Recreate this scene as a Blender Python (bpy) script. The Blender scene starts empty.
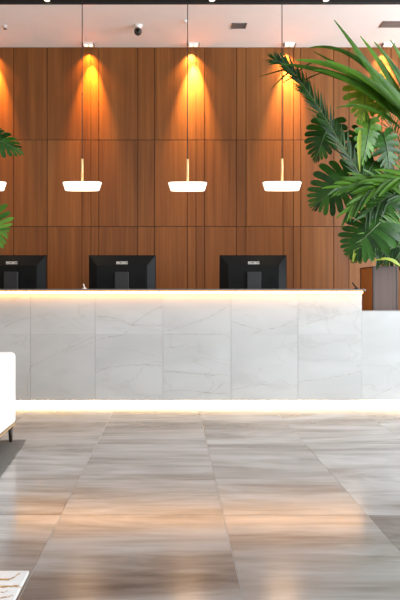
import bpy, bmesh, math, random
from mathutils import Vector, Matrix
R = random.Random(7)
scene = bpy.context.scene
COL = scene.collection
F, VX, VY, H = 555.0, 172.0, 293.0, 1.05          # lens (px), vanishing point, eye height

def at(px, py, d):
    return Vector(((px - VX) / F * d, d, H - (py - VY) / F * d))
def X(px, d): return (px - VX) / F * d
def Z(py, d): return H - (py - VY) / F * d

# ---------------------------------------------------------------- materials
def srgb(r, g, b):
    f = lambda c: (c / 12.92 if c <= .04045 else ((c + .055) / 1.055) ** 2.4)
    return (f(r / 255), f(g / 255), f(b / 255), 1)

def newmat(name):
    m = bpy.data.materials.new(name); m.use_nodes = True
    nt = m.node_tree
    return m, nt, nt.nodes['Principled BSDF']

def N(nt, typ, **kw):
    n = nt.nodes.new(typ)
    for k, v in kw.items():
        if hasattr(n, k): setattr(n, k, v)
        else: n.inputs[k].default_value = v
    return n

def ramp(nt, src, stops):
    r = nt.nodes.new('ShaderNodeValToRGB')
    cr = r.color_ramp
    while len(cr.elements) < len(stops): cr.elements.new(.5)
    for e, (p, c) in zip(cr.elements, stops): e.position = p; e.color = c
    nt.links.new(src, r.inputs[0]); return r

def plain(name, col, rough=.5, metal=0., var=.06, scale=12., spec=.5, coat=0.):
    """a base colour with a fine procedural mottling"""
    m, nt, b = newmat(name)
    tc = N(nt, 'ShaderNodeTexCoord')
    no = N(nt, 'ShaderNodeTexNoise'); no.inputs['Scale'].default_value = scale
    nt.links.new(tc.outputs['Object'], no.inputs['Vector'])
    lo = tuple(c * (1 - var) for c in col[:3]) + (1,); hi = tuple(min(1, c * (1 + var)) for c in col[:3]) + (1,)
    r = ramp(nt, no.outputs['Fac'], [(.3, lo), (.7, hi)])
    nt.links.new(r.outputs[0], b.inputs['Base Color'])
    b.inputs['Roughness'].default_value = rough; b.inputs['Metallic'].default_value = metal
    b.inputs['Specular IOR Level'].default_value = spec; b.inputs['Coat Weight'].default_value = coat
    return m

def emit(name, col, strength, base=(.8, .8, .8, 1)):
    m, nt, b = newmat(name)
    b.inputs['Base Color'].default_value = base
    b.inputs['Emission Color'].default_value = col
    b.inputs['Emission Strength'].default_value = strength
    return m

def wood(name, dark, mid, light, rough=.42, gx=38., gz=.7, island=True):
    m, nt, b = newmat(name)
    tc = N(nt, 'ShaderNodeTexCoord'); geo = N(nt, 'ShaderNodeNewGeometry')
    mp = N(nt, 'ShaderNodeMapping'); mp.inputs['Scale'].default_value = (gx, gx, gz)
    add = N(nt, 'ShaderNodeVectorMath', operation='ADD')
    mul = N(nt, 'ShaderNodeMath', operation='MULTIPLY'); mul.inputs[1].default_value = 37.
    nt.links.new(geo.outputs['Random Per Island'], mul.inputs[0])
    nt.links.new(tc.outputs['Object'], add.inputs[0]); nt.links.new(mul.outputs[0], add.inputs[1])
    nt.links.new(add.outputs[0], mp.inputs['Vector'])
    n1 = N(nt, 'ShaderNodeTexNoise'); n1.inputs['Scale'].default_value = 1.; n1.inputs['Detail'].default_value = 5
    n1.inputs['Roughness'].default_value = .65
    nt.links.new(mp.outputs[0], n1.inputs['Vector'])
    mp2 = N(nt, 'ShaderNodeMapping'); mp2.inputs['Scale'].default_value = (7, 7, .35)
    nt.links.new(add.outputs[0], mp2.inputs['Vector'])
    n2 = N(nt, 'ShaderNodeTexNoise'); n2.inputs['Scale'].default_value = 1.; n2.inputs['Distortion'].default_value = .6
    nt.links.new(mp2.outputs[0], n2.inputs['Vector'])
    mx = N(nt, 'ShaderNodeMath', operation='MULTIPLY_ADD'); mx.inputs[1].default_value = .55
    s2 = N(nt, 'ShaderNodeMath', operation='MULTIPLY'); s2.inputs[1].default_value = .45
    nt.links.new(n2.outputs['Fac'], s2.inputs[0])
    nt.links.new(n1.outputs['Fac'], mx.inputs[0]); nt.links.new(s2.outputs[0], mx.inputs[2])
    isl = N(nt, 'ShaderNodeMath', operation='MULTIPLY_ADD'); isl.inputs[1].default_value = .10; 
    nt.links.new(geo.outputs['Random Per Island'], isl.inputs[0]); nt.links.new(mx.outputs[0], isl.inputs[2])
    r = ramp(nt, isl.outputs[0], [(.36, dark), (.54, mid), (.72, light)])
    nt.links.new(r.outputs[0], b.inputs['Base Color'])
    b.inputs['Roughness'].default_value = rough; b.inputs['Specular IOR Level'].default_value = .3
    return m

def marble(name, base, tint, vein, rough=.22, sc=1.6, veins=.35, island=True, rot=.35):
    m, nt, b = newmat(name)
    tc = N(nt, 'ShaderNodeTexCoord'); geo = N(nt, 'ShaderNodeNewGeometry')
    mul = N(nt, 'ShaderNodeMath', operation='MULTIPLY'); mul.inputs[1].default_value = 23.
    nt.links.new(geo.outputs['Random Per Island'], mul.inputs[0])
    add = N(nt, 'ShaderNodeVectorMath', operation='ADD')
    nt.links.new(tc.outputs['Object'], add.inputs[0]); nt.links.new(mul.outputs[0], add.inputs[1])
    mp = N(nt, 'ShaderNodeMapping'); mp.inputs['Scale'].default_value = (sc * .6, sc, sc * 1.5); mp.inputs['Rotation'].default_value = (0, rot, 0)
    nt.links.new(add.outputs[0], mp.inputs['Vector'])
    n1 = N(nt, 'ShaderNodeTexNoise'); n1.inputs['Scale'].default_value = 1.3; n1.inputs['Detail'].default_value = 7; n1.inputs['Distortion'].default_value = .5
    nt.links.new(mp.outputs[0], n1.inputs['Vector'])
    cl = ramp(nt, n1.outputs['Fac'], [(.35, tint), (.62, base)])
    n2 = N(nt, 'ShaderNodeTexNoise'); n2.inputs['Scale'].default_value = 1.; n2.inputs['Detail'].default_value = 5; n2.inputs['Distortion'].default_value = .8
    nt.links.new(mp.outputs[0], n2.inputs['Vector'])
    sb = N(nt, 'ShaderNodeMath', operation='SUBTRACT'); sb.inputs[1].default_value = .5
    ab = N(nt, 'ShaderNodeMath', operation='ABSOLUTE')
    nt.links.new(n2.outputs['Fac'], sb.inputs[0]); nt.links.new(sb.outputs[0], ab.inputs[0])
    vm = ramp(nt, ab.outputs[0], [(0., (veins,) * 3 + (1,)), (.012, (0, 0, 0, 1))])
    mx = N(nt, 'ShaderNodeMix', data_type='RGBA')
    nt.links.new(vm.outputs[0], mx.inputs[0]); nt.links.new(cl.outputs[0], mx.inputs[6]); mx.inputs[7].default_value = vein
    nt.links.new(mx.outputs[2], b.inputs['Base Color'])
    b.inputs['Roughness'].default_value = rough
    return m

def floor_mat():
    m, nt, b = newmat('floor_stone')
    tc = N(nt, 'ShaderNodeTexCoord'); geo = N(nt, 'ShaderNodeNewGeometry')
    mul = N(nt, 'ShaderNodeMath', operation='MULTIPLY'); mul.inputs[1].default_value = 41.
    nt.links.new(geo.outputs['Random Per Island'], mul.inputs[0])
    add = N(nt, 'ShaderNodeVectorMath', operation='ADD')
    nt.links.new(tc.outputs['Object'], add.inputs[0]); nt.links.new(mul.outputs[0], add.inputs[1])
    def streak(sx, sy, rz, det, dist):
        mp = N(nt, 'ShaderNodeMapping'); mp.inputs['Scale'].default_value = (sx, sy, 1); mp.inputs['Rotation'].default_value = (0, 0, rz)
        nt.links.new(add.outputs[0], mp.inputs['Vector'])
        n = N(nt, 'ShaderNodeTexNoise'); n.inputs['Scale'].default_value = 1.; n.inputs['Detail'].default_value = det; n.inputs['Distortion'].default_value = dist
        n.inputs['Roughness'].default_value = .6
        nt.links.new(mp.outputs[0], n.inputs['Vector']); return n
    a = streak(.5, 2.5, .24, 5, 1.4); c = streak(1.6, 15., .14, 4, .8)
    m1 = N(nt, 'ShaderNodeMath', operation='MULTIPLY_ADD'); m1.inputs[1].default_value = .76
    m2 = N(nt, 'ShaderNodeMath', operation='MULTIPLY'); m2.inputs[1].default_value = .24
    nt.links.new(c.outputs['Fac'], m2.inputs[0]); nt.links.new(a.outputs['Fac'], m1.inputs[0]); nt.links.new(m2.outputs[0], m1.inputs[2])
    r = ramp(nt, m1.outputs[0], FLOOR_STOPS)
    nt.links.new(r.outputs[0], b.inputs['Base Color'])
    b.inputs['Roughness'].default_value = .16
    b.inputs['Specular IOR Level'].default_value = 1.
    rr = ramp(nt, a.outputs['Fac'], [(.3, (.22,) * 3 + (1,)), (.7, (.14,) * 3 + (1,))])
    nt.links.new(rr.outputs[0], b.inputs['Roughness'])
    return m

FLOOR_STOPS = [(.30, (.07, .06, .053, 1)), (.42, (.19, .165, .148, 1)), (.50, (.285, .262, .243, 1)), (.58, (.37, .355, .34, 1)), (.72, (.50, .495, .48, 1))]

def leafmat(name, dark, light, sheen=.32, trans=.0):
    m, nt, b = newmat(name)
    tc = N(nt, 'ShaderNodeTexCoord')
    n = N(nt, 'ShaderNodeTexNoise'); n.inputs['Scale'].default_value = 9.; n.inputs['Detail'].default_value = 4
    nt.links.new(tc.outputs['Object'], n.inputs['Vector'])
    geo = N(nt, 'ShaderNodeNewGeometry')
    ad = N(nt, 'ShaderNodeMath', operation='MULTIPLY_ADD'); ad.inputs[1].default_value = .5
    hf = N(nt, 'ShaderNodeMath', operation='MULTIPLY'); hf.inputs[1].default_value = .6
    nt.links.new(n.outputs['Fac'], hf.inputs[0])
    nt.links.new(geo.outputs['Random Per Island'], ad.inputs[0]); nt.links.new(hf.outputs[0], ad.inputs[2])
    r = ramp(nt, ad.outputs[0], [(.2, dark), (.8, light)])
    nt.links.new(r.outputs[0], b.inputs['Base Color'])
    b.inputs['Roughness'].default_value = sheen; b.inputs['Specular IOR Level'].default_value = .22
    if trans:
        tr = N(nt, 'ShaderNodeBsdfTranslucent'); mx = N(nt, 'ShaderNodeMixShader'); mx.inputs[0].default_value = trans
        nt.links.new(r.outputs[0], tr.inputs['Color'])
        out = nt.nodes['Material Output']
        nt.links.new(b.outputs[0], mx.inputs[1]); nt.links.new(tr.outputs[0], mx.inputs[2]); nt.links.new(mx.outputs[0], out.inputs[0])
    return m

M = {}
M['wood'] = wood('wall_wood', (.12, .038, .0075, 1), (.185, .063, .0130, 1), (.245, .090, .021, 1), .5)
M['groove'] = plain('groove_dark', (.07, .028, .012, 1), .8)
M['box_wall_reflection'] = wood('box_wall_reflection', (.30, .115, .034, 1), (.42, .17, .055, 1), (.52, .23, .085, 1), island=False)  # box sides: warm reflection of the wood wall put into the colour
M['box_daylight_sheen'] = wood('box_daylight_sheen', (.07, .045, .038, 1), (.09, .058, .049, 1), (.11, .073, .063, 1), .6, 60)  # box front: grey daylight sheen painted into the same wood
M['box_trim'] = plain('box_trim', (.02, .012, .01, 1), .4)
M['soffit'] = plain('soffit_paint', (.93, .905, .885, 1), .75, var=.02, scale=3)
M['black_paint'] = plain('black_ceiling', (.012, .011, .011, 1), .8)
M['plaster'] = plain('side_plaster', (.55, .5, .46, 1), .8)
M['floor'] = floor_mat()
M['grout'] = plain('grout', (.62, .59, .56, 1), .6)
M['marble'] = marble('counter_marble', (.53, .53, .52, 1), (.465, .46, .45, 1), (.34, .31, .28, 1), .25, 1.5, .22)
M['vein'] = plain('marble_vein', (.40, .38, .35, 1), .3, var=.25, scale=30)
M['joint'] = plain('marble_joint', (.52, .51, .49, 1), .6)
M['gold_marble'] = marble('table_marble', (.86, .85, .83, 1), (.74, .70, .66, 1), (.5, .3, .1, 1), .12, 3.2, .55, rot=.1)
M['gold_vein'] = plain('gold_vein', (.50, .30, .11, 1), .3, var=.35, scale=40)
M['top_slab'] = plain('countertop_stone', (.17, .145, .125, 1), .4)
M['led'] = emit('led_warm', (1., .43, .08, 1), 19.)
M['kick'] = emit('kick_warm', (1., .66, .30, 1), 20.)
M['lens'] = emit('spot_lens', (1., .72, .42, 1), 3.)
M['shade'] = emit('shade_glow', (1., .86, .66, 1), 1.25)
M['brass'] = plain('brass', (.92, .60, .26, 1), .4, .25)
M['cable'] = plain('cable', (.03, .025, .022, 1), .6)
M['white_metal'] = plain('white_metal', (.82, .80, .78, 1), .4)
M['dark_metal'] = plain('dark_metal', (.03, .027, .025, 1), .4)
M['grey_metal'] = plain('grey_metal', (.16, .145, .135, 1), .5)
M['mon_black'] = plain('monitor_black', (.003, .003, .004, 1), .55, spec=.1)
M['mon_shell'] = plain('monitor_shell', (.005, .005, .005, 1), .45, spec=.12)
M['mon_stand'] = plain('monitor_stand', (.022, .022, .023, 1), .45, spec=.3)
M['logo'] = plain('logo_silver', (.62, .58, .54, 1), .4)
M['desk'] = wood('desk_wood', (.2, .12, .07, 1), (.28, .17, .1, 1), (.34, .22, .13, 1))
M['fabric'] = plain('white_fabric', (.84, .84, .84, 1), .85, var=.03, scale=200)
M['trim_tan'] = plain('tan_trim', (.35, .24, .13, 1), .6)
M['leg'] = plain('dark_wood_leg', (.03, .02, .014, 1), .4)
M['floor_patch'] = plain('floor_patch_grey', (.14, .135, .125, 1), .95, var=.2, scale=90)
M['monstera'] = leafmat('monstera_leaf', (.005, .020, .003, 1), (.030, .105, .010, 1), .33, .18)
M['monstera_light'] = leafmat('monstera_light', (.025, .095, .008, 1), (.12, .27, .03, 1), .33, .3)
M['monstera_backlit'] = leafmat('monstera_backlit', (.07, .20, .012, 1), (.26, .44, .04, 1), .38, .45)  # light shining through from behind, put into a brighter green
M['palm'] = leafmat('palm_leaf', (.014, .052, .005, 1), (.085, .20, .015, 1), .38, .3)
M['palm_dark'] = leafmat('palm_dark', (.004, .020, .002, 1), (.024, .075, .007, 1), .42, .2)
M['yellow_leaf'] = leafmat('yellow_leaf', (.22, .30, .03, 1), (.42, .48, .08, 1), .4, .3)
M['stalk'] = plain('stalk', (.06, .10, .025, 1), .5)
M['stem_brown'] = plain('stem_brown', (.07, .04, .022, 1), .7)
M['pot'] = plain('pot_grey', (.32, .30, .28, 1), .6)
M['soil'] = plain('soil', (.03, .02, .014, 1), .95, var=.4, scale=60)
M['pen_pale'] = plain('pen_pale', (.75, .66, .6, 1), .35)

# ---------------------------------------------------------------- mesh helpers
def box(bm, x0, x1, y0, y1, z0, z1, mi=0, bev=0.):
    vs = [bm.verts.new((x, y, z)) for x in (x0, x1) for y in (y0, y1) for z in (z0, z1)]
    q = [(0, 1, 3, 2), (4, 6, 7, 5), (0, 4, 5, 1), (2, 3, 7, 6), (0, 2, 6, 4), (1, 5, 7, 3)]
    fs = [bm.faces.new([vs[i] for i in f]) for f in q]
    for f in fs: f.material_index = mi
    if bev:
        es = {e for f in fs for e in f.edges}
        r = bmesh.ops.bevel(bm, geom=list(es), offset=bev, segments=3, profile=.5, affect='EDGES')
        for f in r['faces']: f.material_index = mi
    return fs

def tube(bm, pts, rad, n=8, mi=0, cap=True):
    pts = [Vector(p) for p in pts]
    rads = rad if isinstance(rad, (list, tuple)) else [rad] * len(pts)
    rings = []
    for i, p in enumerate(pts):
        t = (pts[min(i + 1, len(pts) - 1)] - pts[max(i - 1, 0)]).normalized()
        u = t.cross(Vector((0, 1, 0.01)) if abs(t.y) < .9 else Vector((1, 0, 0))).normalized(); v = t.cross(u)
        rings.append([bm.verts.new(p + rads[i] * (math.cos(a) * u + math.sin(a) * v)) for a in [2 * math.pi * k / n for k in range(n)]])
    for a, b in zip(rings, rings[1:]):
        for k in range(n):
            f = bm.faces.new((a[k], a[(k + 1) % n], b[(k + 1) % n], b[k])); f.material_index = mi; f.smooth = True
    if cap:
        for r in (rings[0][::-1], rings[-1]):
            bm.faces.new(r).material_index = mi

def lathe(bm, prof, n=32, c=(0, 0, 0), sx=1., sy=1., pw=2., mi=0, capb=True, capt=True):
    """prof: list of (r, z); pw>2 squares the outline off"""
    rings = []
    for r, z in prof:
        ring = []
        for k in range(n):
            a = 2 * math.pi * k / n
            ca, sa = math.cos(a), math.sin(a)
            e = 2 / pw
            ring.append(bm.verts.new((c[0] + sx * r * math.copysign(abs(ca) ** e, ca), c[1] + sy * r * math.copysign(abs(sa) ** e, sa), c[2] + z)))
        rings.append(ring)
    for a, b in zip(rings, rings[1:]):
        for k in range(n):
            f = bm.faces.new((a[k], a[(k + 1) % n], b[(k + 1) % n], b[k])); f.smooth = True; f.material_index = mi
    if capb: bm.faces.new(rings[0][::-1]).material_index = mi
    if capt: bm.faces.new(rings[-1]).material_index = mi

def obj(name, bm, mats, parent=None):
    bmesh.ops.recalc_face_normals(bm, faces=bm.faces)
    me = bpy.data.meshes.new(name); bm.to_mesh(me); bm.free()
    for m in (mats if isinstance(mats, (list, tuple)) else [mats]): me.materials.append(M[m])
    o = bpy.data.objects.new(name, me); COL.objects.link(o)
    if parent is not None:
        o.parent = parent
        me.transform(Matrix.Translation(-world(parent)))
    return o

def world(o):
    v = Vector(o.location)
    while o.parent is not None:
        o = o.parent; v += o.location
    return v

def raw(name, bm, mats, parent):                       # geometry already in the parent's own space
    bmesh.ops.recalc_face_normals(bm, faces=bm.faces)
    me = bpy.data.meshes.new(name); bm.to_mesh(me); bm.free()
    for m in (mats if isinstance(mats, (list, tuple)) else [mats]): me.materials.append(M[m])
    o = bpy.data.objects.new(name, me); COL.objects.link(o); o.parent = parent
    return o

def thing(name, label, cat, loc, group=None):
    o = bpy.data.objects.new(name, None); COL.objects.link(o); o.location = loc; o.empty_display_size = .1
    o['label'] = label; o['category'] = cat
    if group: o['group'] = group
    return o
def tag(o, label, cat, group=None):
    o['label'] = label; o['category'] = cat
    if group: o['group'] = group
    return o
def struct(o): o['kind'] = 'structure'; return o
def dup(root, loc, label):
    r = root.copy(); COL.objects.link(r); r.location = loc; r['label'] = label
    for ch in list(root.children):
        c = ch.copy(); COL.objects.link(c); c.parent = r
        for g in list(ch.children):
            d = g.copy(); COL.objects.link(d); d.parent = c
    return r

# ---------------------------------------------------------------- the setting
DW = 6.8                       # back wall
ZC = 4.06                      # white ceiling strip
DE = 5.79                      # its near edge
XL, XR = -3.1, 5.0
bm = bmesh.new()
lines = [-70, -20, -12, 13.7, 47.2, 82, 91, 98.8, 137.8, 154.6, 187.4, 196, 204.6, 236.4, 246, 283, 293.4, 300.8, 333.8, 349, 382, 391, 399, 432, 448, 482, 491, 525, 560]
xs = [XL] + [X(p, DW) for p in lines] + [XR]
zs = [0, .82, Z(226.5, DW), Z(140, DW), ZC + .02]
g = .004
for i in range(len(xs) - 1):
    for j in range(len(zs) - 1):
        x0, x1, z0, z1 = xs[i] + g, xs[i + 1] - g, zs[j] + g, zs[j + 1] - g
        box(bm, x0, x1, DW, DW + .02, z0, z1, 0)
box(bm, XL, XR, DW + .012, DW + .1, 0, ZC + .02, 1)
struct(obj('wall_back', bm, ['wood', 'groove']))

bm = bmesh.new(); box(bm, XL, XR, DE, DW + .1, ZC, ZC + .012)
struct(obj('ceiling', bm, 'soffit'))
bm = bmesh.new(); box(bm, XL, XR, DE - .012, DE, ZC - .002, ZC + .02)
struct(obj('trim_1', bm, 'dark_metal'))
bm = bmesh.new(); box(bm, XL, XR, 4.5, DE - .012, ZC + .02, ZC + .1)
struct(obj('ceiling_upper', bm, 'black_paint'))
bm = bmesh.new(); box(bm, XL - .1, XL, -3.0, DW + .1, 0, ZC + .1)  # unseen side wall, set close in to block sky light from the left
struct(obj('unseen_wall_left', bm, 'plaster'))

# floor: stone slabs, long side away from the camera, each lying a hair out of level
bm = bmesh.new()
ty = [F * H / (y - VY) for y in (515., 444., 409.)]
step = 1.19
rows = sorted([ty[0] - step * k for k in range(1, 6)] + [ty[0], ty[1], ty[2], ty[2] + step, ty[2] + 2 * step])
cols = [-.525 - .74 * k for k in range(6, 0, -1)] + [-.525, .243, .925] + [.925 + .74 * k for k in range(1, 7)]
rr = random.Random(11)
gg = .0011
for i in range(len(cols) - 1):
    for j in range(len(rows) - 1):
        x0, x1, y0, y1 = cols[i] + gg, cols[i + 1] - gg, rows[j] + gg, rows[j + 1] - gg
        y1 = min(y1, DW)
        if y0 >= DW: continue
        a, b_ = rr.uniform(-.0003, .0003), rr.uniform(-.0008, .0008)
        vs = [bm.verts.new(p) for p in ((x0, y0, -a - b_), (x1, y0, a - b_), (x1, y1, a + b_), (x0, y1, -a + b_))]
        bm.faces.new(vs)
        vb = [bm.verts.new((v.co.x, v.co.y, -.02)) for v in vs]
        for k in range(4): bm.faces.new((vs[k], vb[k], vb[(k + 1) % 4], vs[(k + 1) % 4]))
box(bm, cols[0], cols[-1], rows[0], DW + .1, -.06, -.0016, 1)
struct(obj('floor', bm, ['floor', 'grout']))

# ---------------------------------------------------------------- reception counter
D = 5.2
XC0, XC1 = X(-140, D), X(362, D)
ctr = thing('reception_counter', 'long white marble reception counter with a glowing strip under its top', 'counter', (0, D, 0))
ZT0, ZT1 = Z(291.2, D), Z(289, D)
ZB = .042
def ribbons(bm, polys, y, w, mi, seed, step=.03):
    q = random.Random(seed)
    for pl in polys:
        pts = [at(px, py, D) for px, py in pl]
        fine = []
        for a, b_ in zip(pts, pts[1:]):
            n = max(1, int((b_ - a).length / step))
            for k in range(n): fine.append(a.lerp(b_, k / n) + Vector((0, 0, q.gauss(0, .0035))))
        fine.append(pts[-1])
        prev = None
        for k, p in enumerate(fine):
            t = fine[min(k + 1, len(fine) - 1)] - fine[max(k - 1, 0)]
            nrm = Vector((-t.z, 0, t.x)).normalized()
            ww = w * q.uniform(.3, 1.1) * (.35 if k in (0, len(fine) - 1) else 1)
            cur = (bm.verts.new((p.x + nrm.x * ww, y, p.z + nrm.z * ww)), bm.verts.new((p.x - nrm.x * ww, y, p.z - nrm.z * ww)))
            if prev: bm.faces.new((prev[0], cur[0], cur[1], prev[1])).material_index = mi
            prev = cur
bm = bmesh.new()
jx = [XC0] + [X(p, D) for p in (-103, -36, 30.5, 95.2, 163, 231, 298)] + [XC1]
jz = [ZB, Z(334.3, D), ZT0 - .004]
for i in range(len(jx) - 1):
    for j in range(2):
        box(bm, jx[i] + .0011, jx[i + 1] - .0011, D, D + .02, jz[j] + .0003, jz[j + 1] - .0003, 0)
box(bm, XC0, XC1, D + .006, D + .05, ZB, ZT0, 1)
veins = [[(28, 398), (27, 380), (31, 366), (48, 358), (70, 348), (95, 336)],
         [(95, 316), (110, 317), (122, 320), (131, 326), (150, 325), (163, 325)],
         [(95, 341), (108, 337), (122, 335), (132, 329)], [(95, 373), (110, 367), (128, 365), (150, 365), (163, 366)],
         [(163, 371), (182, 372), (200, 374), (228, 375)], [(163, 392), (180, 390), (200, 392), (228, 394)],
         [(130, 327), (140, 318), (150, 312), (163, 306)], [(163, 332), (185, 326), (205, 319), (218, 313), (231, 304)],
         [(231, 321), (245, 326), (262, 330), (280, 327), (298, 319)], [(252, 333), (262, 332)],
         [(298, 327), (318, 320), (340, 315), (361, 311)], [(298, 382), (325, 379), (345, 375), (361, 372)],
         [(231, 390), (250, 386), (270, 384)], [(163, 333.7), (180, 334.5), (205, 334), (222, 334.6)],
         [(163, 347), (178, 347), (190, 344)], [(52, 375), (60, 372), (68, 371)], [(0, 330), (14, 322), (30, 317)], [(205, 398), (225, 382)]]
ribbons(bm, veins, D - .0006, .0042, 2, 5)
obj('front_panel', bm, ['marble', 'joint', 'vein'], ctr)
bm = bmesh.new(); box(bm, XC0 - .02, X(364.2, D), D - .05, D + .36, ZT0, ZT1, bev=.002)
obj('countertop', bm, 'top_slab', ctr)
bm = bmesh.new(); box(bm, XC0 + .02, XC1 - .004, D - .032, D - .001, ZT0 - .021, ZT0 - .001)
obj('light_strip', bm, 'led', ctr)['label'] = 'warm glowing strip under the countertop lip'
bm = bmesh.new(); box(bm, XC0 + .02, XC1 - .01, D + .024, D + .05, .006, ZB - .002)
obj('kick_light', bm, 'kick', ctr)['label'] = 'glowing toe-kick strip along the floor'
bm = bmesh.new(); box(bm, XC0, XC1, D + .06, D + .09, 0, ZT0); box(bm, XC1 - .03, XC1, D + .09, D + .9, 0, .72); box(bm, XC0, XC0 + .03, D + .09, D + .9, 0, .72)
obj('carcass', bm, 'desk', ctr)
bm = bmesh.new(); box(bm, XC0, XC1, D + .09, D + 1.0, .72, .745)
obj('work_surface', bm, 'desk', ctr)

sd = thing('side_counter', 'lower white marble counter at the right, adjoining the main counter end', 'counter', (2.5, D, 0))
DS = D + .012
XS1 = 3.5
ZS = Z(311.3, DS)
bm = bmesh.new()
sj = [XC1 + .003, X(432, DS), X(500, DS), XS1]
for i in range(3): box(bm, sj[i] + .0015, sj[i + 1] - .0015, DS, DS + .02, ZB, ZS, 0)
box(bm, XC1 + .003, XS1, DS + .02, DS + .05, ZB, ZS - .01, 1)
ribbons(bm, [[(372, 398), (385, 392), (400, 384), (415, 379)], [(364, 402), (372, 398)], [(378, 346), (384, 347)], [(366, 330), (371, 326)]], DS - .0006, .004, 2, 9)
obj('front_panel', bm, ['marble', 'joint', 'vein'], sd)
bm = bmesh.new(); box(bm, XC1 + .003, XS1, DS + .02, DS + .34, ZS - .012, ZS)
obj('countertop', bm, 'marble', sd)
bm = bmesh.new(); box(bm, XC1 + .003, XS1 - .02, DS + .024, DS + .05, .006, ZB - .002)
obj('kick_light', bm, 'kick', sd)['label'] = 'glowing toe-kick strip along the floor'
bm = bmesh.new(); box(bm, XC1 + .003, XS1, DS + .06, DS + .3, 0, ZS - .012)
obj('carcass', bm, 'desk', sd)

# dark-trimmed box behind the low counter
DB = 5.62
xb0, xb1, zb = X(373, DB), X(397.6, DB), Z(266.3, DB)
yb1 = DB * (373 - VX) / (360.3 - VX)
pb = thing('wooden_pedestal', 'tall brown wood-panelled box with dark edges behind the low right counter', 'pedestal', ((xb0 + xb1) / 2, (DB + yb1) / 2, 0))
bm = bmesh.new(); box(bm, xb0 + .012, xb1 - .012, DB, DB + .015, .02, zb - .012)
obj('front_panel', bm, 'box_daylight_sheen', pb)
bm = bmesh.new(); box(bm, xb0, xb0 + .012, DB + .014, yb1 - .014, .02, zb - .012)
obj('side_panel', bm, 'box_wall_reflection', pb)['label'] = 'wooden side, warm wall reflection painted into its colour'
bm = bmesh.new(); box(bm, xb1 - .012, xb1, DB + .014, yb1 - .014, .02, zb - .012)
obj('side_panel', bm, 'box_wall_reflection', pb)
bm = bmesh.new()
box(bm, xb0 - .002, xb1 + .002, DB - .003, yb1 + .003, zb - .012, zb); box(bm, xb0, xb1, DB, yb1, 0, .02)
for x in (xb0 - .002, xb1 - .012):
    for y in (DB - .003, yb1 - .012): box(bm, x, x + .014, y, y + .015, .02, zb - .012)
box(bm, xb0 + .012, xb1 - .012, yb1 - .012, yb1, .02, zb - .012)
obj('frame', bm, 'box_trim', pb)

# ---------------------------------------------------------------- pendants
DP = 5.45
def pendant(px, label):
    t = thing('pendant_lamp', label, 'pendant lamp', (X(px, DP), DP, Z(182.3, DP)), 'pendant lamps over the counter')
    k = DP / F
    bm = bmesh.new()
    prof = [(.02, .001), (18.9 * k, .0), (19.4 * k, -.005), (17.0 * k, -.079), (16.6 * k, -.081), (.02, -.081)]
    lathe(bm, prof, 64, sy=.26, pw=3.2)
    raw('lamp_shade', bm, 'shade', t)
    bm = bmesh.new(); lathe(bm, [(.0125, .0), (.0125, 23. * k), (.008, 23.6 * k)], 14)
    raw('stem', bm, 'brass', t)['label'] = 'thin brass stem'
    bm = bmesh.new(); tube(bm, [(0, 0, 24 * k), (0, 0, ZC + .019 - Z(181.5, DP))], .0042, 8)
    raw('cable', bm, 'cable', t)
    bm = bmesh.new(); hz = ZC + .02 - Z(181.5, DP); lathe(bm, [(.05, hz - .012), (.05, hz)], 20)
    raw('ceiling_rose', bm, 'dark_metal', t)
    return t
p0 = pendant(82.2, 'glowing white pendant with brass stem, hanging left above the middle black monitor')
dup(p0, (X(187.6, DP), DP, Z(182.6, DP)), 'glowing white pendant with brass stem, hanging over the gap between two monitors')
dup(p0, (X(282, DP), DP, Z(182.2, DP)), 'glowing white pendant with brass stem, nearest to the big plants at right')
dup(p0, (X(-13.2, DP), DP, Z(182.2, DP)), 'glowing pendant cut off by the left edge, beside the hanging leaves')

# ---------------------------------------------------------------- wall-washing spots, ceiling fittings
DSP = 6.70
def downlight(px, label, energy, col):
    t = thing('wall_washer', label, 'spotlight', (X(px, DSP), DSP, ZC), 'spotlights along the wood wall')
    bm = bmesh.new(); box(bm, -.062, .062, -.03, .03, -.022, 0, bev=.002); raw('housing', bm, 'white_metal', t)
    bm = bmesh.new(); lathe(bm, [(.022, -.026), (.022, -.021)], 20, (-.028, 0, 0)); lathe(bm, [(.022, -.026), (.022, -.021)], 20, (.028, 0, 0)); raw('lens', bm, 'lens', t)
    for s in (-1, 1):
        bm = bmesh.new(); box(bm, s * .066 - .005, s * .066 + .005, -.032, .032, -.036, -.0, bev=.002); raw('end_cap', bm, 'grey_metal', t)
    return t
spots = [(-7.5, 'spotlight at the top of the wood wall, at the left edge above the leaves'), (88.5, 'spotlight above the left orange glow on the wood wall'),
         (193.5, 'spotlight above the brightest glow on the wood wall, over the middle pendant'), (289.5, 'spotlight above the feathery palm tip'), (388, 'spotlight behind the palm blades at the right edge')]
s0 = None
for i, (px, lb) in enumerate(spots):
    if s0 is None: s0 = downlight(px, lb, 0, 0)
    else: dup(s0, (X(px, DSP), DSP, ZC), lb)
SPOT = [(-9, 1., (1., .38, .05)), (89, 1., (1., .38, .03)), (193, 1.6, (1., .52, .13)), (288.5, 1.25, (1., .48, .12)), (388, 1., (1., .50, .16))]
for px, e, c in SPOT:
    for nm, dx, off, aim, ang, en in (('spot_wide', -.02, .075, .5, 100, 40), ('spot_narrow', .02, .105, .66, 43, 560)):
        l = bpy.data.lights.new(nm, 'SPOT'); l.energy = en * e; l.color = c; l.spot_size = math.radians(ang); l.spot_blend = 1.; l.shadow_soft_size = .012
        o = bpy.data.objects.new(nm, l); COL.objects.link(o)
        o.location = (X(px, DSP) + dx, DW - off, ZC - .04)
        tgt = Vector((X(px, DSP) + dx * .5, DW, ZC - aim)); o.rotation_euler = (tgt - o.location).to_track_quat('-Z', 'Y').to_euler()

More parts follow.
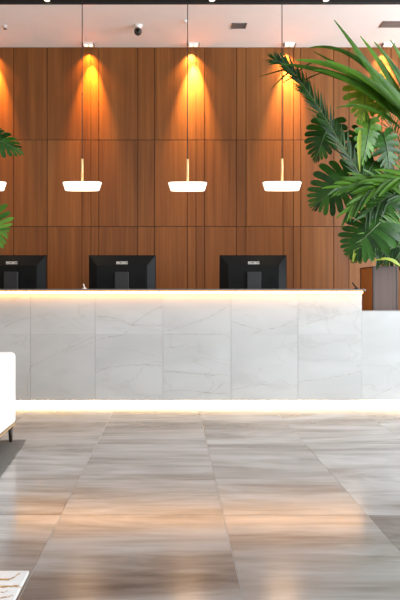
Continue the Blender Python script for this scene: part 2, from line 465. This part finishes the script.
def vent(px, py, w, dp, label):
    d = F * (ZC - H) / (VY - py)
    t = thing('ceiling_vent', label, 'vent', (X(px, d), d, ZC), 'grey vents in the white ceiling')
    bm = bmesh.new()
    for a in ((-w / 2, w / 2, -dp / 2, -dp / 2 + .012), (-w / 2, w / 2, dp / 2 - .012, dp / 2), (-w / 2, -w / 2 + .012, -dp / 2, dp / 2), (w / 2 - .012, w / 2, -dp / 2, dp / 2)):
        box(bm, a[0], a[1], a[2], a[3], -.008, 0)
    raw('frame', bm, 'grey_metal', t)
    bm = bmesh.new()
    box(bm, -w / 2 + .01, w / 2 - .01, -dp / 2 + .01, dp / 2 - .01, -.002, 0)
    for k in range(6):
        y = -dp / 2 + dp * (k + .5) / 6; box(bm, -w / 2 + .01, w / 2 - .01, y - .006, y + .004, -.006, -.001)
    raw('grille', bm, 'grey_metal', t)
vent(239, 25.5, .165, .12, 'small grey vent in the white ceiling above the right-hand monitor')
vent(396, 24, .33, .14, 'larger grey vent in the white ceiling at the right edge, above the palm')

# dome camera, sensors
d = F * (ZC - H) / (VY - 25.5)
t = thing('security_camera', 'small ceiling camera with white mount and dark ball', 'camera', (X(138.5, d), d, ZC))
bm = bmesh.new(); lathe(bm, [(.045, 0), (.045, -.012), (.03, -.03), (.03, -.045)], 20); raw('mount', bm, 'white_metal', t)
bm = bmesh.new(); bmesh.ops.create_uvsphere(bm, u_segments=18, v_segments=12, radius=.044, matrix=Matrix.Translation((-.006, -.01, -.072)))
for f in bm.faces: f.smooth = True
ball = raw('ball_housing', bm, 'dark_metal', t)
bm = bmesh.new(); lathe(bm, [(.018, 0), (.018, .012)], 14); bm.transform(Matrix.Translation((-.006, -.05, -.078)) @ Matrix.Rotation(math.radians(100), 4, 'X')); raw('lens', bm, 'mon_shell', ball)
d = F * (ZC - H) / (VY - 26)
t = thing('sprinkler', 'tiny metal sprinkler head in the white ceiling, far left', 'sprinkler', (X(5, d), d, ZC))
bm = bmesh.new(); lathe(bm, [(.03, 0), (.03, -.004), (.01, -.008), (.01, -.03)], 16); raw('body', bm, 'white_metal', t)
bm = bmesh.new(); lathe(bm, [(.02, -.036), (.02, -.03)], 16); raw('deflector', bm, 'grey_metal', t)
d = F * (ZC - H) / (VY - 20.8)
t = thing('smoke_detector', 'tiny white round detector on the white ceiling beside the middle pendant cable', 'detector', (X(185.7, d), d, ZC))
bm = bmesh.new(); lathe(bm, [(.026, 0), (.026, -.012), (.018, -.022)], 20); raw('body', bm, 'white_metal', t)
bm = bmesh.new(); lathe(bm, [(.008, -.026), (.008, -.021)], 12); raw('sensor', bm, 'white_metal', t)
for px, lb in ((47, 'recessed lamp in the black ceiling, near the left pendant cable'), (212, 'recessed lamp in the black ceiling, near the middle pendant cable'), (326, 'recessed lamp in the black ceiling, right of the right-hand cable')):
    t = thing('recessed_lamp', lb, 'ceiling light', (X(px, 5.735), 5.735, ZC + .02), 'recessed lamps in the black ceiling')
    bm = bmesh.new(); lathe(bm, [(.034, 0), (.034, -.006), (.026, -.006), (.026, 0)], 20, capb=False, capt=False); raw('rim', bm, 'white_metal', t)
    bm = bmesh.new(); lathe(bm, [(.026, -.004), (.026, -.001)], 20); raw('lens', bm, 'lens', t)

# ---------------------------------------------------------------- monitors
DM = 5.76
def monitor(px, label):
    s = DM / F
    w, zt = 67 * s, Z(255.2, DM)
    t = thing('computer_monitor', label, 'monitor', (X(px, DM), DM, .745), 'monitors on the reception counter')
    h = .41; z1 = zt - .745; z0 = z1 - h
    bm = bmesh.new(); box(bm, -w / 2, w / 2, -.008, .012, z0, z1, bev=.003); raw('bezel', bm, 'mon_black', t)
    bm = bmesh.new(); box(bm, -w / 2 + .012, w / 2 - .012, .012, .0135, z0 + .012, z1 - .012); raw('screen', bm, 'mon_shell', t)
    # back shell: bevelled frustum rising towards the viewer
    bm = bmesh.new()
    o_ = [(-w / 2 + .006, z0 + .01), (w / 2 - .006, z0 + .01), (w / 2 - .006, z1 - .006), (-w / 2 + .006, z1 - .006)]
    ix, it = w / 2 - .085, z1 - .105
    i_ = [(-ix, z0 + .06), (ix, z0 + .06), (ix, it), (-ix, it)]
    va = [bm.verts.new((x, -.008, z)) for x, z in o_]; vb = [bm.verts.new((x, -.05, z)) for x, z in i_]
    vc = [bm.verts.new((x * .985, -.052, z + (.004 if z < .4 else -.004))) for x, z in i_]
    for A, B in ((va, vb), (vb, vc)):
        for k in range(4): bm.faces.new((A[k], A[(k + 1) % 4], B[(k + 1) % 4], B[k]))
    bm.faces.new(vc)
    sh = raw('back_shell', bm, 'mon_shell', t)
    for gx in (-.23, .14):
        bm = bmesh.new()
        for k in range(7): box(bm, gx, gx + .10, -.0535, -.051, z0 + .10 + k * .012, z0 + .104 + k * .012)
        raw('vent_grille', bm, 'mon_black', sh)
    bm = bmesh.new()                                     # light maker's mark on the sloping band: four blurred glyphs
    gl = -.058
    zc_, yc = it + .023, -.045
    for gw, n in ((.026, 3), (.026, 2), (.024, 3), (.028, 2)):
        box(bm, gl, gl + .007, yc - .004, yc, zc_ - .014, zc_ + .014)
        for k in range(n):
            zz = zc_ - .014 + .021 * k / max(1, n - 1)
            box(bm, gl, gl + gw, yc - .004, yc, zz, zz + .007)
        box(bm, gl + gw - .007, gl + gw, yc - .004, yc, zc_ - .014, zc_ + (.014 if n == 3 else .002))
        gl += gw + .004
    raw('brand_mark', bm, 'logo', sh)['label'] = 'light grey lettering'
    bm = bmesh.new(); box(bm, -.072, .072, -.085, -.055, .02, z1 - .175, bev=.006); raw('stand_column', bm, 'mon_stand', t)['label'] = 'dark grey stand column'
    bm = bmesh.new(); lathe(bm, [(.13, 0), (.13, .01), (.11, .018), (.06, .022)], 28, (0, -.03, 0), sy=.8); raw('stand_base', bm, 'mon_stand', t)
    return t
m0 = monitor(122.4, 'black computer monitor seen from behind, middle of the counter')
dup(m0, (X(13, DM), DM, .745), 'black computer monitor seen from behind, cut off by the left edge')
dup(m0, (X(253, DM), DM, .745), 'black computer monitor seen from behind, the one nearest the plants')

# pens on the countertop
def pen(px, lean, label, mat, hh):
    x = X(px, 5.25); t = thing('pen', label, 'pen', (x, 5.27, ZT1))
    bm = bmesh.new(); lathe(bm, [(.024, 0), (.024, .005), (.012, .012), (.007, .016)], 16); raw('holder', bm, mat, t)
    a = Vector((0, 0, .012)); b_ = Vector((lean, 0, hh))
    bm = bmesh.new(); tube(bm, [a, a.lerp(b_, .15), a.lerp(b_, .9), b_], [.003, .0065, .0065, .004], 10); raw('barrel', bm, mat, t)
pen(84.2, -.012, 'pale desk pen standing on the countertop left of the middle monitor', 'pen_pale', .05)
pen(357.2, -.042, 'dark pen leaning in a holder at the right end of the countertop', 'mon_black', .062)

# ---------------------------------------------------------------- sofa, dark floor patch, table
floor_patch = bmesh.new()  # flat dark grey sheet lying just above the floor
box(floor_patch, -2.2, 0, -2.4, 0, .0045, .010, bev=.002)
floor_patch.transform(Matrix.Translation(at(26, 441, F * H / (441 - VY)) * 1 ) @ Matrix.Rotation(math.radians(4.0), 4, 'Z'))
ro = obj('floor_patch', floor_patch, 'floor_patch'); tag(ro, 'flat dark grey patch on the floor under the white sofa', 'floor_patch')
for v in ro.data.vertices: v.co.z = v.co.z - (at(0, 441, F * H / (441 - VY))).z

sx1, sd1, sd0 = X(16.6, 3.95), 3.95, 2.3
so = thing('sofa', 'white upholstered sofa with dark legs at the left edge', 'sofa', (sx1 - .45, 3.1, .01))
z0s = .115
def soft(x0, x1, y0, y1, z0, z1, b):
    m = bmesh.new(); box(m, x0, x1, y0, y1, z0, z1, bev=b); return m
arm = soft(sx1 - .2, sx1, sd0, sd1, z0s + .012, Z(352, 3.95), .03)
for f in arm.faces: f.smooth = True
for v in arm.verts:
    if v.co.z > .4: v.co.z += (sd1 - v.co.y) * .10
obj('backrest', arm, 'fabric', so)
obj('seat_base', soft(sx1 - .85, sx1 - .2, sd0 + .02, sd1 - .02, z0s + .012, .30, .02), 'fabric', so)
for k in range(2):
    a = sd0 + .2 + k * .63
    obj('seat_cushion', soft(sx1 - .84, sx1 - .21, a, a + .62, .30, .44, .035), 'fabric', so)
for y0, y1 in ((sd0, sd0 + .18), (sd1 - .18, sd1 - .003)):
    obj('armrest', soft(sx1 - .86, sx1 - .201, y0, y1, z0s + .012, .56, .03), 'fabric', so)
obj('base_frame', soft(sx1 - .85, sx1 - .006, sd0 + .01, sd1 - .01, z0s, z0s + .014, .002), 'trim_tan', so)
for lx in (sx1 - .022, sx1 - .79):
    for ly in (sd1 - .07, sd0 + .06):
        bm = bmesh.new(); lathe(bm, [(.011, .010), (.018, z0s)], 12, (lx, ly, 0)); obj('leg', bm, 'leg', so)

zt = .38
dt = F * (H - zt) / (570.5 - VY)
xt = X(29, dt)
tb = thing('coffee_table', 'white marble coffee table with gold veins, bottom left corner', 'table', (xt - .35, dt - .4, 0))
bm = bmesh.new(); box(bm, xt - .75, xt, dt - .75, dt, zt - .009, zt, bev=.0015)
q = random.Random(3)
def gold(pl, w):
    pts = [Vector(((px - VX) / F * (F * (H - zt) / (py - VY)), F * (H - zt) / (py - VY), zt + .0005)) for px, py in pl]
    fine = []
    for a, b_ in zip(pts, pts[1:]):
        for k in range(6): fine.append(a.lerp(b_, k / 6) + Vector((0, q.gauss(0, .0015), 0)))
    prev = None
    for k, p in enumerate(fine):
        ww = w * q.uniform(.4, 1.2)
        cur = (bm.verts.new((p.x, p.y + ww, p.z)), bm.verts.new((p.x, p.y - ww, p.z)))
        if prev: bm.faces.new((prev[0], cur[0], cur[1], prev[1])).material_index = 1
        prev = cur
gold([(-40, 581), (-15, 580), (0, 579.5), (10, 579), (15, 577), (17, 574.5), (21, 573)], .0038)
gold([(-40, 585), (-10, 586.5), (0, 587), (11, 586.5), (20, 586)], .0045)
gold([(-30, 592), (0, 592.5), (9, 591)], .0015)
gold([(-30, 599), (0, 598), (8, 597), (14, 595)], .0025)
obj('tabletop', bm, ['gold_marble', 'gold_vein'], tb)
for lx in (xt - .1, xt - .65):
    for ly in (dt - .1, dt - .65):
        bm = bmesh.new(); lathe(bm, [(.012, .003), (.012, zt - .009)], 12, (lx, ly, 0)); obj('leg', bm, 'brass', tb)

# ---------------------------------------------------------------- plants
def bez(p0, p1, p2, t): return p0 * (1 - t) ** 2 + p1 * (2 * t * (1 - t)) + p2 * t * t

def blade(bm, p0, p1, p2, w, nrm=Vector((.15, -1, .45)), n=10, fold=.25, mi=0):
    prev = None
    for k in range(n + 1):
        t = k / n
        p = bez(p0, p1, p2, t); tg = (bez(p0, p1, p2, min(1, t + .02)) - bez(p0, p1, p2, max(0, t - .02))).normalized()
        sd_ = tg.cross(nrm).normalized(); up = sd_.cross(tg).normalized()
        ww = w * min(1., .35 + 3.2 * t) * max(.02, (1 - t)) ** .62 * .5
        cur = [bm.verts.new(p + sd_ * ww + up * ww * fold), bm.verts.new(p), bm.verts.new(p - sd_ * ww + up * ww * fold)]
        if prev:
            for a in range(2):
                f = bm.faces.new((prev[a], cur[a], cur[a + 1], prev[a + 1])); f.smooth = True; f.material_index = mi
        prev = cur

def frond(name, parent, pts, depth, n, length, spread, w, mat, seed, t0=.15, nrm=Vector((.1, -1, .35)), droop=.15, smat='stalk', taper=.5):
    """a feather frond: rachis through pixel points, leaflets in two rows"""
    q = random.Random(seed)
    P = [at(px, py, d_) for (px, py), d_ in zip(pts, depth)]
    def c(t):
        m = len(P) - 1; i = min(int(t * m), m - 1); u = t * m - i
        g0, g1, g2, g3 = P[max(i - 1, 0)], P[i], P[i + 1], P[min(i + 2, m)]
        return .5 * ((2 * g1) + (g2 - g0) * u + (2 * g0 - 5 * g1 + 4 * g2 - g3) * u * u + (3 * g1 - g0 - 3 * g2 + g3) * u ** 3)
    bm = bmesh.new()
    for k in range(n):
        t = t0 + (1 - t0) * k / (n - 1)
        p = c(t); tg = (c(min(1, t + .02)) - c(max(0, t - .02))).normalized()
        s0 = tg.cross(nrm).normalized()
        for s in (-1, 1):
            L = length * (1 - taper * t) * q.uniform(.85, 1.12) * min(1, .5 + (t - t0) * 3)
            a = math.radians(spread * (1 - .45 * t) * q.uniform(.85, 1.15))
            dr = (tg * math.cos(a) + s0 * s * math.sin(a) + nrm.normalized() * q.uniform(-.05, .25)).normalized()
            e = p + dr * L - Vector((0, 0, droop * L)); m_ = p + dr * L * .55 + Vector((0, 0, .03 * L))
            blade(bm, p, m_, e, w * q.uniform(.8, 1.15), (nrm + Vector((q.uniform(-.3, .3), 0, q.uniform(-.3, .3)))), 7)
    fo = obj(name, bm, mat, parent)
    bm = bmesh.new(); tube(bm, [c(k / 16) for k in range(17)], [.009 - .0065 * k / 16 for k in range(17)], 7)
    obj('rachis', bm, smat, fo)
    return fo

def monstera(parent, base, tip, width, depth, mat, seed, nrm=(0, -1, .25), stalk=None, nseg=8, cup=.25, tilt=0., gap=.82):
    """split leaf: lobes between lateral veins off a midrib, slit towards the margin"""
    q = random.Random(seed)
    b0 = at(base[0], base[1], depth); tp = at(tip[0], tip[1], depth + tilt)
    L = (tp - b0).length; ex = (tp - b0) / L
    nz = Vector(nrm); ez = (nz - ex * nz.dot(ex)).normalized(); ey = ez.cross(ex)
    Wd = width / F * depth / L / 2                       # half width over length
    bm = bmesh.new()
    def P(u, v):
        w = -cup * ((u - .35) ** 2 + v * v * 1.1) + .05 * math.sin(9 * u + seed) * abs(v)
        return b0 + ex * (u * L) + ey * (v * L) + ez * (w * L)
    def r(f):                                            # vein length, base to tip
        tab = [.80, .97, 1.03, 1., .93, .84, .73, .6, .46, .34, .24]
        x = f * 10; k = min(int(x), 9); return (tab[k] * (1 - x + k) + tab[k + 1] * (x - k)) * Wd
    def B(f, s, t, m=1.):
        u0 = .04 + .84 * f; ang = math.radians(152 - 146 * f ** .8)
        aa = ang - .30 * t * (1 - f)
        ln = r(f) * m
        du = math.cos(aa) * ln * t
        if f > .6: du = min(du, (1. - u0) * t)
        return u0 + du, math.sin(aa) * ln * t * s
    for s in (-1, 1):
        for k in range(nseg):
            f0, f1 = k / nseg, (k + 1) / nseg
            m = q.uniform(.93, 1.05); prev = None
            slit = q.uniform(.42, .6)
            T = [0, .14, .28, .42, .55, .68, .8, .89, .95, .985, 1.]
            for t in T:
                if t < slit: wd = 1.
                else:
                    wd = gap
                    if t > .72: wd *= max(.06, math.sqrt(max(0, 1 - ((t - .72) / .285) ** 2)))
                a0, a1 = B(f0, s, t, m), B(f1, s, t, m); row = []
                for e in (0, .5, 1):
                    x = .5 + (e - .5) * wd
                    p = P(a0[0] + (a1[0] - a0[0]) * x, a0[1] + (a1[1] - a0[1]) * x)
                    row.append(bm.verts.new(p - ez * (.016 * L * t if e == .5 else 0)))
                if prev:
                    for a in range(2):
                        f = bm.faces.new((prev[a], row[a], row[a + 1], prev[a + 1])); f.smooth = True
                prev = row
    lf = obj('leaf', bm, mat, parent)
    bm = bmesh.new(); tube(bm, [P(t * .95, 0) + ez * .003 for t in (0, .25, .5, .75, 1)], [.006, .005, .004, .003, .0015], 6)
    if stalk:
        S = [P(0, 0) + ez * .003] + [at(a, b_, d_) for a, b_, d_ in stalk]
        tube(bm, S, .006, 6)
    obj('stalk', bm, 'stalk', lf)
    return lf

def pot(parent, x, y, r, h):
    bm = bmesh.new(); lathe(bm, [(r * .75, 0), (r, h), (r * .93, h), (r * .9, h - .05)], 32, (x, y, 0), capt=False); obj('pot', bm, 'pot', parent)
    bm = bmesh.new(); lathe(bm, [(r * .8, h - .07), (r * .9, h - .05)], 24, (x, y, 0)); obj('soil', bm, 'soil', parent)

# palm at right ----------------------------------------------------------------
px_, py_ = 2.95, 5.78
palm = thing('potted_palm', 'tall palm with long dark green feather fronds at the right edge', 'plant', (px_, py_, 0))
pot(palm, px_, py_, .2, .5)
bm = bmesh.new()
for i in range(4):
    a = i * 1.6; tube(bm, [(px_ + .05 * math.cos(a), py_ + .05 * math.sin(a), .43), (px_ + .03 * math.cos(a) - .05, py_ - .05, 1.1), (px_ - .28, py_ - .2, 1.55 + .1 * i)], [.022, .018, .012], 8)
obj('stem', bm, 'stem_brown', palm)

dB = 5.3
bm = bmesh.new()
for a in [((408, 130), (372, 70), (334, 20), 13, .0, -.25), ((404, 118), (360, 38), (308, 48), 10, .03, -.1), ((402, 112), (352, 62), (296, 60), 15, .05, -.3),
          ((400, 110), (345, 70), (281, 64), 13, .08, -.25), ((400, 112), (350, 70), (314, 52), 8, .1, .0), ((404, 120), (352, 74), (314, 70), 15, .02, -.15), ((410, 122), (388, 72), (360, 36), 13, .02, -.2),
          ((415, 116), (400, 72), (374, 42), 13, .04, -.2), ((420, 112), (410, 70), (390, 40), 13, .06, -.2),
          ((400, 128), (366, 98), (336, 108), 6, .06, -.1), ((424, 130), (388, 85), (352, 50), 13, -.05, -.25), ((425, 120), (408, 85), (388, 58), 13, -.02, -.1), ((408, 116), (370, 76), (326, 60), 12, -.03, -.2)]:
    (r0, r1, r2, w, o0, o2) = a
    blade(bm, at(r0[0], r0[1], dB + o0 + .1), at(r1[0], r1[1], dB + o0), at(r2[0], r2[1], dB + o0 + o2), w * dB / F, Vector((.15, -1, .25)), 14, .3)
fb = obj('frond', bm, 'palm', palm)
bm = bmesh.new(); tube(bm, [at(398, 110, dB + .1), at(412, 130, dB + .12), at(440, 200, 5.5), Vector((px_ - .28, py_ - .2, 1.6))], [.006, .008, .011, .012], 8); obj('rachis', bm, 'stalk', fb)

frond('frond', palm, [(412, 268), (378, 205), (347, 154), (316, 104), (290, 69), (278, 62)], [5.7, 5.62, 5.55, 5.5, 5.45, 5.42], 66, .30, 38, .026, 'palm_dark', 3, .22, Vector((.1, -1, .15)), .02, taper=.58)
bm = bmesh.new()
for a in [((291, 68), (275, 72), (258, 77), 2.5), ((292, 70), (278, 80), (271, 90), 2.4), ((290, 66), (280, 62), (262, 60), 2.2), ((300, 76), (288, 78), (282, 84), 2.4), ((289, 66), (281, 58), (274, 52), 2.2), ((298, 72), (308, 62), (322, 60), 2.4), ((305, 80), (316, 74), (326, 72), 2.2)]:
    blade(bm, at(*a[0], 5.45), at(*a[1], 5.43), at(*a[2], 5.4), a[3] * 5.4 / F, n=7)
obj('leaflet_tip', bm, 'palm_dark', palm)
frond('frond', palm, [(425, 240), (406, 200), (386, 186), (364, 184), (344, 188)], [5.5, 5.4, 5.3, 5.25, 5.2], 18, .46, 20, .055, 'palm', 8, .05, Vector((.1, -1, .4)), .1)
frond('frond', palm, [(440, 180), (415, 176), (392, 180), (372, 190), (352, 208)], [5.3, 5.25, 5.22, 5.2, 5.2], 18, .40, 26, .045, 'palm', 18, .05, Vector((.1, -1, .4)), .12)
frond('frond', palm, [(440, 248), (418, 232), (398, 228), (380, 234), (370, 244)], [5.5, 5.42, 5.35, 5.3, 5.28], 24, .34, 50, .036, 'palm', 12, .05, Vector((.1, -1, .3)), .12)
frond('frond', palm, [(436, 262), (418, 250), (402, 246), (388, 250), (378, 257)], [5.55, 5.5, 5.45, 5.42, 5.4], 18, .26, 55, .034, 'palm_dark', 22, .05, Vector((.1, -1, .3)), .1)
frond('frond', palm, [(425, 250), (408, 190), (398, 150), (390, 122), (384, 100)], [5.75, 5.75, 5.75, 5.75, 5.75], 26, .30, 48, .016, 'palm_dark', 15, .2, Vector((.1, -1, .2)), .06)
frond('frond', palm, [(432, 235), (415, 205), (398, 194), (380, 202), (368, 214)], [5.5, 5.42, 5.36, 5.32, 5.3], 22, .34, 46, .034, 'palm_dark', 31, .05, Vector((.1, -1, .3)), .1)

# monstera at right ---------------------------------------------------------------
mx_, my_ = 2.62, 6.25
mon = thing('potted_monstera', 'leafy plant with large split leaves between the wood wall and the palm', 'plant', (mx_, my_, 0))
pot(mon, mx_, my_, .2, .5)
bm = bmesh.new(); tube(bm, [(mx_, my_, .43), (mx_ - .03, my_ - .05, 1.2), at(392, 235, 6.0), at(372, 165, 5.85), at(366, 115, 5.8)], [.024, .02, .016, .013, .008], 8)
obj('stem', bm, 'stem_brown', mon)
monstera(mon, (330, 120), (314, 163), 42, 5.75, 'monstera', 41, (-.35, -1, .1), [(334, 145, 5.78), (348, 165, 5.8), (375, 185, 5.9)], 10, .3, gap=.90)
monstera(mon, (368, 78), (362, 122), 46, 5.5, 'monstera_backlit', 42, (.05, -1, .3), [(370, 108, 5.8)], 9, .3, gap=.80)
monstera(mon, (382, 94), (386, 120), 30, 5.5, 'monstera_backlit', 52, (.25, -1, .3), [(372, 108, 5.8)], 7, .3, gap=.8)
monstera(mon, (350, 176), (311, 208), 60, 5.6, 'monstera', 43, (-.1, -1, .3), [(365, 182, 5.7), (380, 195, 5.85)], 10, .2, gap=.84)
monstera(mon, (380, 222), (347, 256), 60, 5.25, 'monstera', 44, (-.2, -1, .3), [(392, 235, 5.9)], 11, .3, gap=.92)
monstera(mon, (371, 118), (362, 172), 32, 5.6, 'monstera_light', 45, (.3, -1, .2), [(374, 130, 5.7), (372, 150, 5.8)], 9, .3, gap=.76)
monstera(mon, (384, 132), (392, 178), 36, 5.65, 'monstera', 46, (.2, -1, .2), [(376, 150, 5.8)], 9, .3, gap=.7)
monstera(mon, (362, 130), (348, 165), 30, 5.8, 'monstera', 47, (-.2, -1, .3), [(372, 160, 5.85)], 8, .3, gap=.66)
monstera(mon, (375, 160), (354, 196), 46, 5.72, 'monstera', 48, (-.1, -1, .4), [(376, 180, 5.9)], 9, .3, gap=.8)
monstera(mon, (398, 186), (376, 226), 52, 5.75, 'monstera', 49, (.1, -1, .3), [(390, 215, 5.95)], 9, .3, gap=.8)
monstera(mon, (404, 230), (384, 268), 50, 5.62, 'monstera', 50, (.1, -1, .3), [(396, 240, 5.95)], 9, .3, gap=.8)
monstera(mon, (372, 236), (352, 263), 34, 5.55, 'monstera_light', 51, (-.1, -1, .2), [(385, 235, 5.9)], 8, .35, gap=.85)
for b3, wd in ((((385, 238), (355, 236), (353, 262)), .09), (((360, 130), (358, 150), (360, 172)), .05), (((400, 266), (388, 254), (372, 262)), .05)):
    bm = bmesh.new()
    blade(bm, at(*b3[0], 5.3), at(*b3[1], 5.27), at(*b3[2], 5.27), wd, Vector((0, -1, .6)), 12)
    obj('young_leaf', bm, 'yellow_leaf', mon)['label'] = 'yellow-green young leaf'

# monstera at left ------------------------------------------------------------------
lx_, ly_ = -2.15, 4.65
lm = thing('potted_monstera', 'split-leaf plant at the left edge with a leaf hanging above the left monitor', 'plant', (lx_, ly_, 0))
pot(lm, lx_, ly_, .19, .45)
bm = bmesh.new(); tube(bm, [(lx_, ly_, .4), (lx_ + .02, ly_, 1.2), at(-70, 190, 4.65), at(-60, 130, 4.65)], [.024, .02, .015, .008], 8)
obj('stem', bm, 'stem_brown', lm)
monstera(lm, (-18, 136), (25, 149), 42, 4.6, 'monstera', 61, (-.1, -1, .75), [(-40, 145, 4.6), (-64, 165, 4.65)], 9, .45, gap=.8)
monstera(lm, (-26, 124), (9, 131), 20, 4.75, 'monstera', 62, (0, -1, .8), [(-45, 130, 4.7), (-62, 150, 4.65)], 8, .3, gap=.75)
monstera(lm, (-34, 222), (8, 232), 72, 4.6, 'monstera_light', 63, (0, -1, .2), [(-50, 215, 4.6), (-70, 200, 4.65)], 10, .3, gap=.8)
monstera(lm, (-60, 120), (-90, 90), 50, 4.6, 'monstera', 64, (0, -1, .4), [(-60, 135, 4.65)], 8, .3)
monstera(lm, (-72, 200), (-110, 220), 50, 4.6, 'monstera', 65, (0, -1, .4), [(-70, 205, 4.65)], 8, .3)

# ---------------------------------------------------------------- light
w = bpy.data.worlds.new('daylight'); scene.world = w; w.use_nodes = True
bg = w.node_tree.nodes['Background']; bg.inputs[0].default_value = (.93, .96, 1., 1); bg.inputs[1].default_value = .9

def area(name, loc, tgt, sx, sy, e, c):
    l = bpy.data.lights.new(name, 'AREA'); l.shape = 'RECTANGLE'; l.size = sx; l.size_y = sy; l.energy = e; l.color = c
    o = bpy.data.objects.new(name, l); COL.objects.link(o); o.location = loc
    o.rotation_euler = (Vector(tgt) - Vector(loc)).to_track_quat('-Z', 'Y').to_euler()
area('window_daylight_right', (5.6, 2.2, 2.2), (1.6, 5.3, .9), 3.6, 3.2, 300, (.84, .94, 1.))
area('window_daylight_front', (-.5, -5.5, 2.4), (0, 5, .8), 8, 3.4, 60, (1., .98, .96))
area('wall_fill_side', (4.9, 4.2, 2.6), (1.4, 6.8, 2.0), 2.0, 2.6, 150, (.9, .96, 1.))  # added fill lamp, brightens the right of the wood wall and the plants
for px in (-13.2, 82.2, 187.6, 282):
    l = bpy.data.lights.new('pendant_bulb', 'POINT'); l.energy = 3.5; l.color = (1., .6, .28); l.shadow_soft_size = .15
    o = bpy.data.objects.new('pendant_bulb', l); COL.objects.link(o); o.location = (X(px, DP), DP, Z(205, DP))

# ---------------------------------------------------------------- camera
cd = bpy.data.cameras.new('camera'); cam = bpy.data.objects.new('camera', cd); COL.objects.link(cam)
cam.location = (0, 0, H); cam.rotation_euler = (math.radians(90), 0, 0)
cd.sensor_fit = 'VERTICAL'; cd.sensor_height = 36.; cd.lens = F / 600 * 36.
cd.shift_x = (200 - VX) / 600.; cd.shift_y = -(300 - VY) / 600.
cd.clip_end = 100
scene.camera = cam
vs = scene.view_settings
vs.view_transform = 'Standard'; vs.look = 'None'; vs.exposure = .16; vs.gamma = 1.; vs.use_curve_mapping = False
